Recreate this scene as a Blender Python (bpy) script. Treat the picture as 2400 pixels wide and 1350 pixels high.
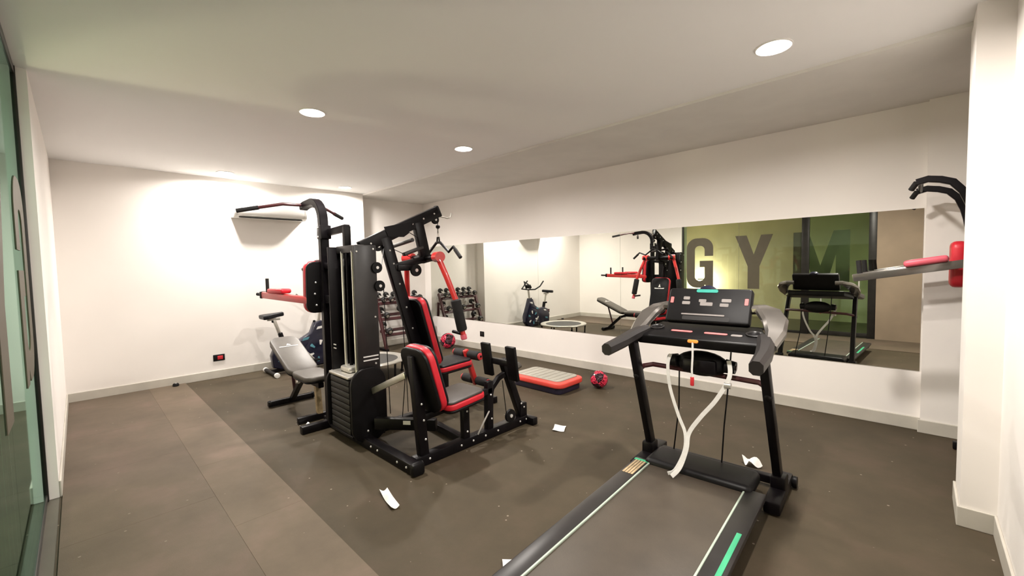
import bpy, bmesh, math, random
from mathutils import Vector, Matrix

random.seed(7)
for o in list(bpy.data.objects):
    bpy.data.objects.remove(o, do_unlink=True)
scene = bpy.context.scene
COL = scene.collection
PI = math.pi

# ------------------------------------------------------------------ camera
CAMH = 1.41
yaw, pit, rol = 0.769736, 0.0521548, -0.0205761
Fw = Vector((-math.sin(yaw) * math.cos(pit), math.cos(yaw) * math.cos(pit), -math.sin(pit)))
Rt = Vector((math.cos(yaw), math.sin(yaw), 0))
Up = Rt.cross(Fw)
R2 = Rt * math.cos(rol) + Up * math.sin(rol)
U2 = -Rt * math.sin(rol) + Up * math.cos(rol)
cam_data = bpy.data.cameras.new('camera')
cam = bpy.data.objects.new('camera', cam_data)
COL.objects.link(cam)
M = Matrix((R2, U2, -Fw)).transposed().to_4x4()
M.translation = Vector((0, 0, CAMH))
cam.matrix_world = M
cam_data.sensor_width = 36.0
cam_data.lens = 985.42 / 2400 * 36.0
cam_data.clip_start = 0.02
scene.camera = cam

# ------------------------------------------------------------------ world, exposure
world = bpy.data.worlds.new('night')
scene.world = world
world.use_nodes = True
world.node_tree.nodes['Background'].inputs[0].default_value = (0.05, 0.07, 0.06, 1)
world.node_tree.nodes['Background'].inputs[1].default_value = 0.3
scene.view_settings.view_transform = 'Standard'
scene.view_settings.look = 'None'
scene.view_settings.gamma = 1.0
scene.view_settings.use_curve_mapping = False
scene.view_settings.exposure = 0.0

LAMP_W = 56.0          # each ceiling downlight
LAMP_COL = (1.0, 0.935, 0.87)
CAN_R, CAN_D = 0.075, 0.010   # recessed can of each downlight
LX = (-6.30, -3.48, -0.64)
LY = (1.36, 2.90)

# ------------------------------------------------------------------ dimensions
L, D, D2, H = 6.70, 4.73, 3.38, 2.658
RX = -6.95             # back of the bay beside the mirror
LEFT = -0.15           # face of the entrance side wall


# ------------------------------------------------------------------ materials
def srgb(r, g, b):
    f = lambda c: (c / 255 / 12.92) if c / 255 <= 0.04045 else ((c / 255 + 0.055) / 1.055) ** 2.4
    return (f(r), f(g), f(b))


MATS = {}


def mat(name, col, rough=0.5, metal=0.0, var=0.08, scale=8.0, bump=0.0, bscale=60.0, coat=0.0, spec=0.5):
    m = bpy.data.materials.new(name)
    m.use_nodes = True
    nt = m.node_tree
    b = nt.nodes['Principled BSDF']
    tc = nt.nodes.new('ShaderNodeTexCoord')
    n = nt.nodes.new('ShaderNodeTexNoise')
    n.inputs['Scale'].default_value = scale
    n.inputs['Detail'].default_value = 4
    nt.links.new(tc.outputs['Object'], n.inputs['Vector'])
    r = nt.nodes.new('ShaderNodeValToRGB')
    r.color_ramp.elements[0].position = 0.3
    r.color_ramp.elements[1].position = 0.7
    r.color_ramp.elements[0].color = tuple(c * (1 - var) for c in col) + (1,)
    r.color_ramp.elements[1].color = tuple(min(1, c * (1 + var)) for c in col) + (1,)
    nt.links.new(n.outputs['Fac'], r.inputs['Fac'])
    nt.links.new(r.outputs['Color'], b.inputs['Base Color'])
    b.inputs['Roughness'].default_value = rough
    b.inputs['Metallic'].default_value = metal
    b.inputs['Coat Weight'].default_value = coat
    b.inputs['Specular IOR Level'].default_value = spec
    if bump > 0:
        n2 = nt.nodes.new('ShaderNodeTexNoise')
        n2.inputs['Scale'].default_value = bscale
        nt.links.new(tc.outputs['Object'], n2.inputs['Vector'])
        bp = nt.nodes.new('ShaderNodeBump')
        bp.inputs['Strength'].default_value = bump
        bp.inputs['Distance'].default_value = 0.004
        nt.links.new(n2.outputs['Fac'], bp.inputs['Height'])
        nt.links.new(bp.outputs['Normal'], b.inputs['Normal'])
    MATS[name] = m
    return m


def emat(name, col, strength):
    m = bpy.data.materials.new(name)
    m.use_nodes = True
    nt = m.node_tree
    nt.nodes.remove(nt.nodes['Principled BSDF'])
    e = nt.nodes.new('ShaderNodeEmission')
    e.inputs[0].default_value = tuple(col) + (1,)
    e.inputs[1].default_value = strength
    nt.links.new(e.outputs[0], nt.nodes['Material Output'].inputs[0])
    MATS[name] = m
    return m


def glass(name, tint, refl=(0.75, 0.85, 0.8)):
    m = bpy.data.materials.new(name)
    m.use_nodes = True
    nt = m.node_tree
    nt.nodes.remove(nt.nodes['Principled BSDF'])
    t = nt.nodes.new('ShaderNodeBsdfTransparent')
    t.inputs[0].default_value = tuple(tint) + (1,)
    g = nt.nodes.new('ShaderNodeBsdfGlossy')
    g.inputs['Color'].default_value = tuple(refl) + (1,)
    g.inputs['Roughness'].default_value = 0.03
    fr = nt.nodes.new('ShaderNodeFresnel')
    fr.inputs['IOR'].default_value = 1.45
    mx = nt.nodes.new('ShaderNodeMixShader')
    nt.links.new(fr.outputs[0], mx.inputs[0])
    nt.links.new(t.outputs[0], mx.inputs[1])
    nt.links.new(g.outputs[0], mx.inputs[2])
    nt.links.new(mx.outputs[0], nt.nodes['Material Output'].inputs[0])
    MATS[name] = m
    return m


def rubber(name, col, fleck, rough=0.6):
    """recycled rubber flooring: dark base, scuffed patches, pale flecks"""
    m = bpy.data.materials.new(name)
    m.use_nodes = True
    nt = m.node_tree
    b = nt.nodes['Principled BSDF']
    tc = nt.nodes.new('ShaderNodeTexCoord')
    n = nt.nodes.new('ShaderNodeTexNoise')
    n.inputs['Scale'].default_value = 1.8
    n.inputs['Detail'].default_value = 7
    n.inputs['Roughness'].default_value = 0.65
    nt.links.new(tc.outputs['Object'], n.inputs['Vector'])
    r = nt.nodes.new('ShaderNodeValToRGB')
    r.color_ramp.elements[0].position = 0.3
    r.color_ramp.elements[1].position = 0.72
    r.color_ramp.elements[0].color = (col[0] * 0.78, col[1] * 0.8, col[2] * 0.75, 1)
    r.color_ramp.elements[1].color = (col[0] * 1.28, col[1] * 1.2, col[2] * 1.22, 1)
    el = r.color_ramp.elements.new(0.5)
    el.color = (col[0] * 0.97, col[1] * 0.99, col[2] * 0.92, 1)
    nt.links.new(n.outputs['Fac'], r.inputs['Fac'])
    v = nt.nodes.new('ShaderNodeTexVoronoi')
    v.inputs['Scale'].default_value = 9
    nt.links.new(tc.outputs['Object'], v.inputs['Vector'])
    r2 = nt.nodes.new('ShaderNodeValToRGB')
    r2.color_ramp.elements[0].position = 0.045
    r2.color_ramp.elements[1].position = 0.06
    r2.color_ramp.elements[0].color = (1, 1, 1, 1)
    r2.color_ramp.elements[1].color = (0, 0, 0, 1)
    nt.links.new(v.outputs['Distance'], r2.inputs['Fac'])
    mx = nt.nodes.new('ShaderNodeMix')
    mx.data_type = 'RGBA'
    nt.links.new(r2.outputs['Color'], mx.inputs[0])
    nt.links.new(r.outputs['Color'], mx.inputs[6])
    mx.inputs[7].default_value = tuple(fleck) + (1,)
    nt.links.new(mx.outputs[2], b.inputs['Base Color'])
    b.inputs['Roughness'].default_value = rough
    b.inputs['Specular IOR Level'].default_value = 0.22
    n2 = nt.nodes.new('ShaderNodeTexNoise')
    n2.inputs['Scale'].default_value = 220
    nt.links.new(tc.outputs['Object'], n2.inputs['Vector'])
    bp = nt.nodes.new('ShaderNodeBump')
    bp.inputs['Strength'].default_value = 0.25
    bp.inputs['Distance'].default_value = 0.002
    nt.links.new(n2.outputs['Fac'], bp.inputs['Height'])
    nt.links.new(bp.outputs['Normal'], b.inputs['Normal'])
    MATS[name] = m
    return m


mat('wall_paint', (0.86, 0.82, 0.78), 0.75, var=0.02, scale=1.5, bump=0.05, bscale=30)
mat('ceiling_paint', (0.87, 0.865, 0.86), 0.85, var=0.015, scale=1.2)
mat('soffit_shaded', (0.72, 0.70, 0.665), 0.85, var=0.05, scale=2.5)  # soffit's shade put into the colour, darker than the lit ceiling
mat('tan_paint', (0.27, 0.205, 0.145), 0.7, var=0.12, scale=2)
mat('skirting', (0.52, 0.49, 0.43), 0.5, var=0.08, scale=5)
mat('corridor_paint', (0.58, 0.54, 0.40), 0.8, var=0.1, scale=2)
mat('corridor_tile', (0.10, 0.09, 0.07), 0.4, var=0.2, scale=3)
rubber('rubber_dark', (0.066, 0.050, 0.033), (0.26, 0.22, 0.17), 0.66)
rubber('rubber_light', (0.114, 0.086, 0.066), (0.20, 0.165, 0.13), 0.64)
rubber('rubber_pale', (0.130, 0.098, 0.074), (0.25, 0.20, 0.155), 0.64)
mat('black_steel', (0.0045, 0.0035, 0.0045), 0.36, var=0.3, scale=12, spec=0.2)
mat('black_plastic', (0.0050, 0.0045, 0.0050), 0.42, var=0.25, scale=15, spec=0.2)
mat('grey_plastic', (0.020, 0.018, 0.018), 0.36, var=0.15, scale=10)
mat('gloss_grey', (0.22, 0.205, 0.19), 0.2, metal=0.75, var=0.1, scale=5)
mat('black_vinyl', (0.005, 0.005, 0.0075), 0.42, var=0.25, scale=20, bump=0.2, bscale=140, spec=0.35)
mat('black_foam', (0.007, 0.006, 0.006), 0.8, var=0.3, scale=30, bump=0.3, bscale=200)
mat('red_steel', (0.56, 0.028, 0.026), 0.3, var=0.08, scale=8, coat=0.3)
mat('red_vinyl', (0.58, 0.016, 0.030), 0.4, var=0.08, scale=14)
mat('red_plastic', (0.60, 0.03, 0.04), 0.35, var=0.06, scale=10)
mat('pink_vinyl', (0.62, 0.10, 0.14), 0.45, var=0.1, scale=14)
mat('maroon_steel', (0.050, 0.010, 0.012), 0.38, var=0.2, scale=12)
mat('chrome', (0.80, 0.78, 0.74), 0.32, metal=0.75, var=0.04, scale=6)
mat('zinc_bolt', (0.85, 0.84, 0.82), 0.28, metal=0.6, var=0.03, scale=6)
mat('white_plastic', (0.82, 0.81, 0.78), 0.4, var=0.02, scale=5)
mat('white_fabric', (0.80, 0.79, 0.76), 0.85, var=0.05, scale=40, bump=0.3, bscale=300)
mat('white_print', (0.86, 0.85, 0.83), 0.6, var=0.02, scale=5)
mat('seat_vinyl', (0.045, 0.038, 0.034), 0.4, var=0.15, scale=16, bump=0.12, bscale=120)
mat('grey_vinyl', (0.095, 0.085, 0.072), 0.42, var=0.08, scale=16, bump=0.12, bscale=120)
mat('grey_print', (0.22, 0.20, 0.19), 0.5, var=0.15, scale=20)
mat('teal_print', (0.02, 0.30, 0.24), 0.5, var=0.1, scale=20)
mat('rose_print', (0.70, 0.16, 0.16), 0.5, var=0.1, scale=30)
mat('orange_plastic', (0.85, 0.30, 0.05), 0.4, var=0.05, scale=10)
mat('blue_gloss', (0.006, 0.007, 0.026), 0.3, var=0.2, scale=10, coat=0.3)
mat('teal_decal', (0.10, 0.30, 0.38), 0.4, var=0.1, scale=10)
mat('belt_rubber', (0.056, 0.043, 0.030), 0.5, var=0.15, scale=6, bump=0.1, bscale=150)
mat('pale_trim', (0.42, 0.50, 0.42), 0.3, var=0.1, scale=10)
mat('green_trim', (0.05, 0.40, 0.20), 0.4, var=0.08, scale=10)
mat('sticker_tan', (0.42, 0.31, 0.18), 0.45, var=0.25, scale=30)
mat('step_grey', (0.36, 0.34, 0.29), 0.55, var=0.06, scale=10, bump=0.2, bscale=80)
mat('step_red', (0.80, 0.075, 0.055), 0.45, var=0.05, scale=10)
mat('step_navy', (0.016, 0.012, 0.030), 0.5, var=0.2, scale=10)
mat('ball_red', (0.72, 0.03, 0.08), 0.45, var=0.06, scale=12, bump=0.25, bscale=120)
mat('ball_black', (0.05, 0.012, 0.02), 0.5, var=0.2, scale=12, bump=0.25, bscale=120)
mat('paper', (0.80, 0.79, 0.76), 0.7, var=0.03, scale=10)
mat('alu_dark', (0.022, 0.020, 0.018), 0.35, metal=0.3, var=0.2, scale=10)
mat('vinyl_letter', (0.085, 0.070, 0.045), 0.6, var=0.06, scale=10)
mat('mesh_mat', (0.035, 0.033, 0.030), 0.7, var=0.2, scale=40)
mat('rim_silver', (0.55, 0.53, 0.48), 0.3, metal=0.6, var=0.1, scale=10)
mat('cast_iron', (0.008, 0.007, 0.007), 0.55, var=0.2, scale=12)
glass('pane_clear', (0.94, 0.95, 0.90), (0.66, 0.95, 0.83))
glass('pane_green', (0.84, 0.94, 0.82), (0.72, 0.88, 0.80))
mm = bpy.data.materials.new('mirror_silver')
mm.use_nodes = True
_b = mm.node_tree.nodes['Principled BSDF']
_b.inputs['Metallic'].default_value = 1
_b.inputs['Roughness'].default_value = 0.0
_b.inputs['Base Color'].default_value = (0.86, 0.88, 0.82, 1)
MATS['mirror_silver'] = mm
emat('lamp_glow', (1.0, 0.93, 0.82), 14.0)
emat('bulkhead_glow', (1.0, 0.93, 0.45), 9.0)


# ------------------------------------------------------------------ mesh builder
class MB:
    def __init__(self, origin=(0, 0, 0)):
        self.v, self.f = [], []
        self.o = Vector(origin)

    def add(self, vs, fs):
        n = len(self.v)
        self.v += [Vector(a) - self.o for a in vs]
        self.f += [tuple(i + n for i in f) for f in fs]
        return self

    def _bm(self, bm, mtx=None):
        if mtx is not None:
            bm.transform(mtx)
        bm.verts.index_update()
        self.add([v.co.copy() for v in bm.verts], [[v.index for v in f.verts] for f in bm.faces])
        bm.free()
        return self

    def box(self, c, s, rot=None, bevel=0.0, seg=2):
        bm = bmesh.new()
        bmesh.ops.create_cube(bm, size=1.0)
        bmesh.ops.scale(bm, vec=Vector(s), verts=bm.verts)
        if bevel > 0:
            bmesh.ops.bevel(bm, geom=bm.edges[:], offset=min(bevel, min(s) * 0.49), segments=seg, affect='EDGES', profile=0.5)
        m = Matrix.Translation(Vector(c))
        if rot is not None:
            m = m @ rot.to_4x4()
        return self._bm(bm, m)

    def boxmm(self, lo, hi, bevel=0.0):
        lo, hi = Vector(lo), Vector(hi)
        return self.box((lo + hi) / 2, hi - lo, None, bevel)

    def beam(self, a, b, w, h, up=(0, 0, 1), bevel=0.006):
        """rectangular tube from a to b, w across, h along the 'up' hint"""
        a, b = Vector(a), Vector(b)
        d = b - a
        z = d.normalized()
        u = Vector(up)
        x = u.cross(z)
        if x.length < 1e-4:
            x = Vector((1, 0, 0)).cross(z)
        x.normalize()
        y = z.cross(x)
        rot = Matrix((x, y, z)).transposed()
        return self.box((a + b) / 2, (w, h, d.length), rot, bevel)

    def cyl(self, a, b, r, r2=None, seg=16, bevel=0.0):
        a, b = Vector(a), Vector(b)
        r2 = r if r2 is None else r2
        return self.tube([a, b], [r, r2], seg)

    def tube(self, path, r, seg=10, closed=False):
        P = [Vector(p) for p in path]
        n = len(P)
        rs = r if isinstance(r, (list, tuple)) else [r] * n
        tang = []
        for i in range(n):
            if closed:
                t = P[(i + 1) % n] - P[i - 1]
            else:
                t = P[min(i + 1, n - 1)] - P[max(i - 1, 0)]
            tang.append(t.normalized())
        x = tang[0].orthogonal().normalized()
        vs, fs = [], []
        for i in range(n):
            t = tang[i]
            x = (x - t * x.dot(t))
            x.normalize()
            y = t.cross(x)
            for k in range(seg):
                a = 2 * PI * k / seg
                vs.append(P[i] + (x * math.cos(a) + y * math.sin(a)) * rs[i])
        m = n if closed else n - 1
        for i in range(m):
            j = (i + 1) % n
            for k in range(seg):
                k2 = (k + 1) % seg
                fs.append((i * seg + k, i * seg + k2, j * seg + k2, j * seg + k))
        if not closed:
            fs.append(tuple(range(seg - 1, -1, -1)))
            fs.append(tuple((n - 1) * seg + k for k in range(seg)))
        return self.add(vs, fs)

    def sweep(self, path, w, h, up=(0, 0, 1), chamfer=0.2):
        """rectangular (chamfered) section swept along a path; w, h may be lists"""
        P = [Vector(p) for p in path]
        n = len(P)
        ws = w if isinstance(w, (list, tuple)) else [w] * n
        hs = h if isinstance(h, (list, tuple)) else [h] * n
        vs, fs = [], []
        for i in range(n):
            t = (P[min(i + 1, n - 1)] - P[max(i - 1, 0)]).normalized()
            x = Vector(up).cross(t)
            if x.length < 1e-4:
                x = Vector((1, 0, 0))
            x.normalize()
            y = t.cross(x)
            a, b = ws[i] / 2, hs[i] / 2
            c = chamfer * min(a, b)
            pts = [(a, b - c), (a - c, b), (-a + c, b), (-a, b - c), (-a, -b + c), (-a + c, -b), (a - c, -b), (a, -b + c)]
            vs += [P[i] + x * q[0] + y * q[1] for q in pts]
        for i in range(n - 1):
            for k in range(8):
                k2 = (k + 1) % 8
                fs.append((i * 8 + k, i * 8 + k2, (i + 1) * 8 + k2, (i + 1) * 8 + k))
        fs.append(tuple(range(7, -1, -1)))
        fs.append(tuple((n - 1) * 8 + k for k in range(8)))
        return self.add(vs, fs)

    def ball(self, c, r, sub=2, scale=(1, 1, 1), rot=None):
        bm = bmesh.new()
        bmesh.ops.create_uvsphere(bm, u_segments=10 * sub, v_segments=6 * sub, radius=r)
        bmesh.ops.scale(bm, vec=Vector(scale), verts=bm.verts)
        m = Matrix.Translation(Vector(c))
        if rot is not None:
            m = m @ rot.to_4x4()
        return self._bm(bm, m)

    def prism(self, pts, mtx, t, bevel=0.0):
        """2D outline pts in the local XY of mtx, thickness t along local Z (centred)"""
        bm = bmesh.new()
        vs = [bm.verts.new((p[0], p[1], -t / 2)) for p in pts]
        f = bm.faces.new(vs)
        ex = bmesh.ops.extrude_face_region(bm, geom=[f])
        top = [e for e in ex['geom'] if isinstance(e, bmesh.types.BMVert)]
        bmesh.ops.translate(bm, vec=(0, 0, t), verts=top)
        bmesh.ops.recalc_face_normals(bm, faces=bm.faces)
        if bevel > 0:
            es = [e for e in bm.edges if abs(e.verts[0].co.z - e.verts[1].co.z) < 1e-6]
            bmesh.ops.bevel(bm, geom=es, offset=bevel, segments=3, affect='EDGES', profile=0.5)
        return self._bm(bm, mtx)

    def lathe(self, prof, c, axis=(0, 0, 1), seg=20, ring=False):
        z = Vector(axis).normalized()
        x = z.orthogonal().normalized()
        y = z.cross(x)
        c = Vector(c)
        vs, fs = [], []
        for r, h in prof:
            for k in range(seg):
                a = 2 * PI * k / seg
                vs.append(c + (x * math.cos(a) + y * math.sin(a)) * r + z * h)
        m = len(prof)
        for i in range(m if ring else m - 1):
            i2 = (i + 1) % m
            for k in range(seg):
                k2 = (k + 1) % seg
                fs.append((i * seg + k, i * seg + k2, i2 * seg + k2, i2 * seg + k))
        if not ring:
            fs.append(tuple(range(seg - 1, -1, -1)))
            fs.append(tuple((m - 1) * seg + k for k in range(seg)))
        return self.add(vs, fs)

    def build(self, name, material, parent=None, smooth=True, angle=35):
        me = bpy.data.meshes.new(name)
        me.from_pydata([tuple(v) for v in self.v], [], self.f)
        bm = bmesh.new()
        bm.from_mesh(me)
        bmesh.ops.recalc_face_normals(bm, faces=bm.faces)
        bm.to_mesh(me)
        bm.free()
        if smooth:
            for p in me.polygons:
                p.use_smooth = True
            me.set_sharp_from_angle(angle=math.radians(angle))
        me.materials.append(MATS[material])
        o = bpy.data.objects.new(name, me)
        COL.objects.link(o)
        if parent is None:
            o.location = self.o
        else:
            o.parent = parent
        return o


def tag(o, label, cat, group=None):
    o['label'] = label
    o['category'] = cat
    if group:
        o['group'] = group
    return o


def struct(o):
    o['kind'] = 'structure'
    return o


def thing(name, loc, label, cat, rotz=0.0, group=None):
    o = bpy.data.objects.new(name, None)
    o.empty_display_size = 0.1
    COL.objects.link(o)
    o.location = loc
    o.rotation_euler = (0, 0, rotz)
    return tag(o, label, cat, group)


def link_copy(src, parent, loc=None, rot=None):
    o = src.copy()
    COL.objects.link(o)
    o.parent = parent
    if loc is not None:
        o.location = loc
    if rot is not None:
        o.rotation_euler = rot
    return o


def rrect(w, h, r, n=5):
    """rounded rectangle outline centred on the origin"""
    pts = []
    for cx, cy, a0 in ((w / 2 - r, h / 2 - r, 0), (-w / 2 + r, h / 2 - r, 90), (-w / 2 + r, -h / 2 + r, 180), (w / 2 - r, -h / 2 + r, 270)):
        for k in range(n + 1):
            a = math.radians(a0 + 90 * k / n)
            pts.append((cx + r * math.cos(a), cy + r * math.sin(a)))
    return pts


def frame(origin, x, y):
    """matrix with local X = x, local Y ~ y, Z = x cross y"""
    x = Vector(x).normalized()
    y = Vector(y)
    y = (y - x * y.dot(x)).normalized()
    z = x.cross(y)
    m = Matrix((x, y, z)).transposed().to_4x4()
    m.translation = Vector(origin)
    return m


def arc(c, r, a0, a1, n, plane='xz'):
    out = []
    for k in range(n + 1):
        a = math.radians(a0 + (a1 - a0) * k / n)
        u, w = r * math.cos(a), r * math.sin(a)
        if plane == 'xz':
            out.append((c[0] + u, c[1], c[2] + w))
        elif plane == 'yz':
            out.append((c[0], c[1] + u, c[2] + w))
        else:
            out.append((c[0] + u, c[1] + w, c[2]))
    return out


# ================================================================== SETTING
def sbox(name, lo, hi, m, parent=None, bevel=0.0):
    return struct(MB().boxmm(lo, hi, bevel).build(name, m, parent, smooth=False))


floor = sbox('floor', (RX - 0.3, LEFT, -0.12), (1.3, D + 0.35, 0.0), 'rubber_dark')
# paler rubber mats laid in two rows along the entrance side
mat_rows = ((0.5325, 0.888, [-6.69, -5.75, -4.72, -3.70, -2.68, -1.66, -0.64, 0.29]),
            (LEFT + 0.012, 0.532, [-6.69, -6.2, -5.18, -4.16, -3.14, -2.12, -1.10, 0.29]))
for y0, y1, xs in mat_rows:
    row_mat = 'rubber_pale' if y0 > 0.5 else 'rubber_light'
    for a, b in zip(xs[:-1], xs[1:]):
        MB().boxmm((a + 0.0004, y0, 0.0), (b - 0.0004, y1, 0.008), 0.0008).build('rubber_mat', row_mat, floor, smooth=False)

def ceiling_with_cans():
    """plaster slab, its underside pierced by a round hole for each downlight"""
    mb = MB().boxmm((RX - 0.3, LEFT - 0.3, H + 0.06), (1.3, D2, H + 0.15))
    hs = 0.15
    xs = [RX - 0.3] + [v for x in LX for v in (x - hs, x + hs)] + [1.3]
    ys = [LEFT - 0.3] + [v for y in LY for v in (y - hs, y + hs)] + [D2]
    for i in range(len(xs) - 1):
        for j in range(len(ys) - 1):
            x0, x1, y0, y1 = xs[i], xs[i + 1], ys[j], ys[j + 1]
            if i % 2 and j % 2:
                cx, cy = (x0 + x1) / 2, (y0 + y1) / 2
                n = 32
                vs, fs = [], []
                for k in range(n):
                    a = 2 * PI * k / n
                    c, s_ = math.cos(a), math.sin(a)
                    q = hs / max(abs(c), abs(s_))
                    vs.append((cx + c * q, cy + s_ * q, H))
                for k in range(n):
                    a = 2 * PI * k / n
                    vs.append((cx + CAN_R * math.cos(a), cy + CAN_R * math.sin(a), H))
                for k in range(n):
                    k2 = (k + 1) % n
                    fs.append((k, k2, n + k2, n + k))
                mb.add(vs, fs)
            else:
                mb.add([(x0, y0, H), (x1, y0, H), (x1, y1, H), (x0, y1, H)], [(0, 1, 2, 3)])
    mb.add([(RX - 0.3, D2, H), (1.3, D2, H), (1.3, D2, H + 0.06), (RX - 0.3, D2, H + 0.06)], [(0, 1, 2, 3)])
    return struct(mb.build('ceiling', 'ceiling_paint', None, smooth=False))


ceiling_with_cans()
sbox('trim_1', (RX - 0.3, D2, H - 0.022), (1.3, D + 0.35, H + 0.15), 'soffit_shaded')
sbox('wall_back', (-L - 0.6, LEFT - 0.3, 0), (-L, D2, H), 'wall_paint')
sbox('wall_recess', (-L - 0.6, D2, 0), (RX, D + 0.35, H - 0.022), 'wall_paint')
sbox('wall_mirror', (RX, D, 0), (0.03, D + 0.35, H - 0.022), 'wall_paint')
sbox('wall_pier', (0.03, D - 0.055, 0), (1.15, D + 0.35, H - 0.022), 'wall_paint')
sbox('wall_left', (-L, LEFT - 0.3, 0), (-3.90, LEFT, H), 'wall_paint')
sbox('wall_entrance', (-0.53, LEFT - 0.3, 0), (0.31, LEFT, H), 'tan_paint')
sbox('wall_right', (0.31, LEFT - 0.3, 0), (1.15, 3.16, H), 'wall_paint')
sbox('wall_column', (0.18, 3.16, 0), (1.15, 3.50, H), 'wall_paint')
sbox('wall_bay', (1.0, 3.50, 0), (1.15, D - 0.055, H - 0.022), 'wall_paint')

BH = 0.105
sbox('baseboard_back', (-L, LEFT, 0.0), (-L + 0.014, D2, BH), 'skirting', bevel=0.004)
sbox('baseboard_recess', (RX, D2, 0), (RX + 0.014, D, BH), 'skirting', bevel=0.004)
sbox('baseboard_mirror', (RX + 0.014, D - 0.014, 0), (0.03, D, BH), 'skirting', bevel=0.004)
sbox('baseboard_pier', (0.016, D - 0.069, 0), (1.0, D - 0.055, BH), 'skirting', bevel=0.004)
sbox('baseboard_left', (-L + 0.014, LEFT, 0), (-3.90, LEFT + 0.012, BH), 'skirting', bevel=0.004)
sbox('baseboard_column', (0.168, 3.148, 0), (0.31, 3.16, BH), 'skirting', bevel=0.004)
sbox('baseboard_columnside', (0.168, 3.16, 0), (0.18, 3.50, BH), 'skirting', bevel=0.004)
sbox('baseboard_right', (0.298, LEFT, 0), (0.31, 3.148, BH), 'skirting', bevel=0.004)

# the corridor beyond the glass front
sbox('floor_corridor', (-6.2, -2.65, -0.12), (1.15, LEFT - 0.0, -0.002), 'corridor_tile')
sbox('wall_corridor', (-6.2, -2.65, 0), (1.15, -2.50, H), 'corridor_paint')
sbox('ceiling_corridor', (-6.2, -2.65, H), (1.15, LEFT - 0.3, H + 0.15), 'corridor_paint')
sbox('wall_corridor_end', (-6.2, -2.50, 0), (-6.05, LEFT - 0.3, H), 'corridor_paint')
sbox('wall_corridor_near', (1.0, -2.50, 0), (1.15, LEFT - 0.3, H), 'corridor_paint')

# ------------------------------------------------------------ glass front with lettering
GY = -0.21
win = struct(MB().boxmm((-3.90, GY - 0.03, 0), (-3.87, GY + 0.016, H - 0.002), 0.003).build('window_1', 'alu_dark', None))
MB().boxmm((-3.87, GY - 0.03, 0), (-1.62, GY + 0.010, 0.05), 0.003).build('bottom_rail', 'alu_dark', win)
MB().boxmm((-3.87, GY - 0.03, H - 0.05), (-1.62, GY + 0.012, H - 0.002), 0.003).build('top_rail', 'alu_dark', win)
MB().boxmm((-1.62, GY - 0.035, 0), (-1.50, GY + 0.035, H - 0.002), 0.003).build('frame_post', 'alu_dark', win)
MB().boxmm((-3.87, GY - 0.005, 0.05), (-2.50, GY + 0.005, H - 0.05)).build('pane', 'pane_clear', win, smooth=False)
MB().boxmm((-2.497, GY - 0.005, 0.05), (-1.62, GY + 0.005, H - 0.05)).build('pane', 'pane_clear', win, smooth=False)
door = struct(MB().boxmm((-1.495, GY - 0.006, 0.09), (-0.64, GY + 0.006, H - 0.09)).build('door_1', 'pane_green', None, smooth=False))
MB().boxmm((-1.495, GY - 0.02, 0.01), (-0.64, GY + 0.02, 0.09), 0.003).build('bottom_rail', 'alu_dark', door)
MB().boxmm((-1.495, GY - 0.02, H - 0.09), (-0.64, GY + 0.02, H - 0.01), 0.003).build('top_rail', 'alu_dark', door)
MB().boxmm((-0.64, GY - 0.035, 0), (-0.53, GY + 0.035, H - 0.002), 0.003).build('frame_post', 'alu_dark', door)
h_ = MB()
h_.tube([(-0.76, GY + 0.05, 0.85), (-0.76, GY + 0.05, 1.35)], 0.013)
h_.cyl((-0.76, GY, 0.93), (-0.76, GY + 0.05, 0.93), 0.009)
h_.cyl((-0.76, GY, 1.27), (-0.76, GY + 0.05, 1.27), 0.009)
h_.build('handle', 'chrome', door)

LZ0, LZ1 = 0.84, 1.94
lh = LZ1 - LZ0


def letter(name, outlines, x0, dy=0.007):
    b = MB()
    for ol in outlines:
        b.prism(ol, frame((x0, GY + dy, LZ0), (1, 0, 0), (0, 0, 1)), 0.003)
    o = b.build('letter', 'vinyl_letter', win, smooth=False)
    o['label'] = name
    return o


def cpts(cx, cy, rx, ry, a0, a1, n=7):
    return [(cx + rx * math.cos(math.radians(a0 + (a1 - a0) * k / n)), cy + ry * math.sin(math.radians(a0 + (a1 - a0) * k / n))) for k in range(n + 1)]


w, s = 0.57, 0.18
ro, ri = 0.22, 0.09
G = [(w, 0.64 * lh)]
G += cpts(w - ro, lh - ro, ro, ro, 0, 90) + cpts(ro, lh - ro, ro, ro, 90, 180) + cpts(ro, ro, ro, ro, 180, 270)
G += [(0.34, 0.0), (0.40, 0.07), (0.44, 0.0), (w, 0.0), (w, 0.545 * lh), (0.285, 0.545 * lh), (0.285, 0.42 * lh), (w - s, 0.42 * lh)]
G += cpts(w - s - ri, 0.16 + ri, ri, ri, 0, -90) + cpts(s + ri, 0.16 + ri, ri, ri, 270, 180)
G += cpts(s + ri, lh - 0.17 - ri, ri, ri, 180, 90) + cpts(w - s - ri, lh - 0.17 - ri, ri, ri, 90, 0)
G += [(w - s, 0.64 * lh)]
letter('dark letter G', [G], -3.80)
w = 0.69
Yl = [(0.24, 0), (0.455, 0), (0.455, 0.42 * lh), (w, lh), (0.48, lh), (0.35, 0.64 * lh), (0.215, lh), (0, lh), (0.24, 0.42 * lh)]
letter('dark letter Y', [Yl], -2.79)
w = 0.86
Ml = [(0, 0), (0.20, 0), (0.20, 0.60 * lh), (0.36, 0), (0.50, 0), (0.66, 0.60 * lh), (0.66, 0), (w, 0), (w, lh), (0.62, lh), (0.43, 0.42 * lh), (0.24, lh), (0, lh)]
letter('dark letter M', [Ml], -1.76, -0.010)

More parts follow.
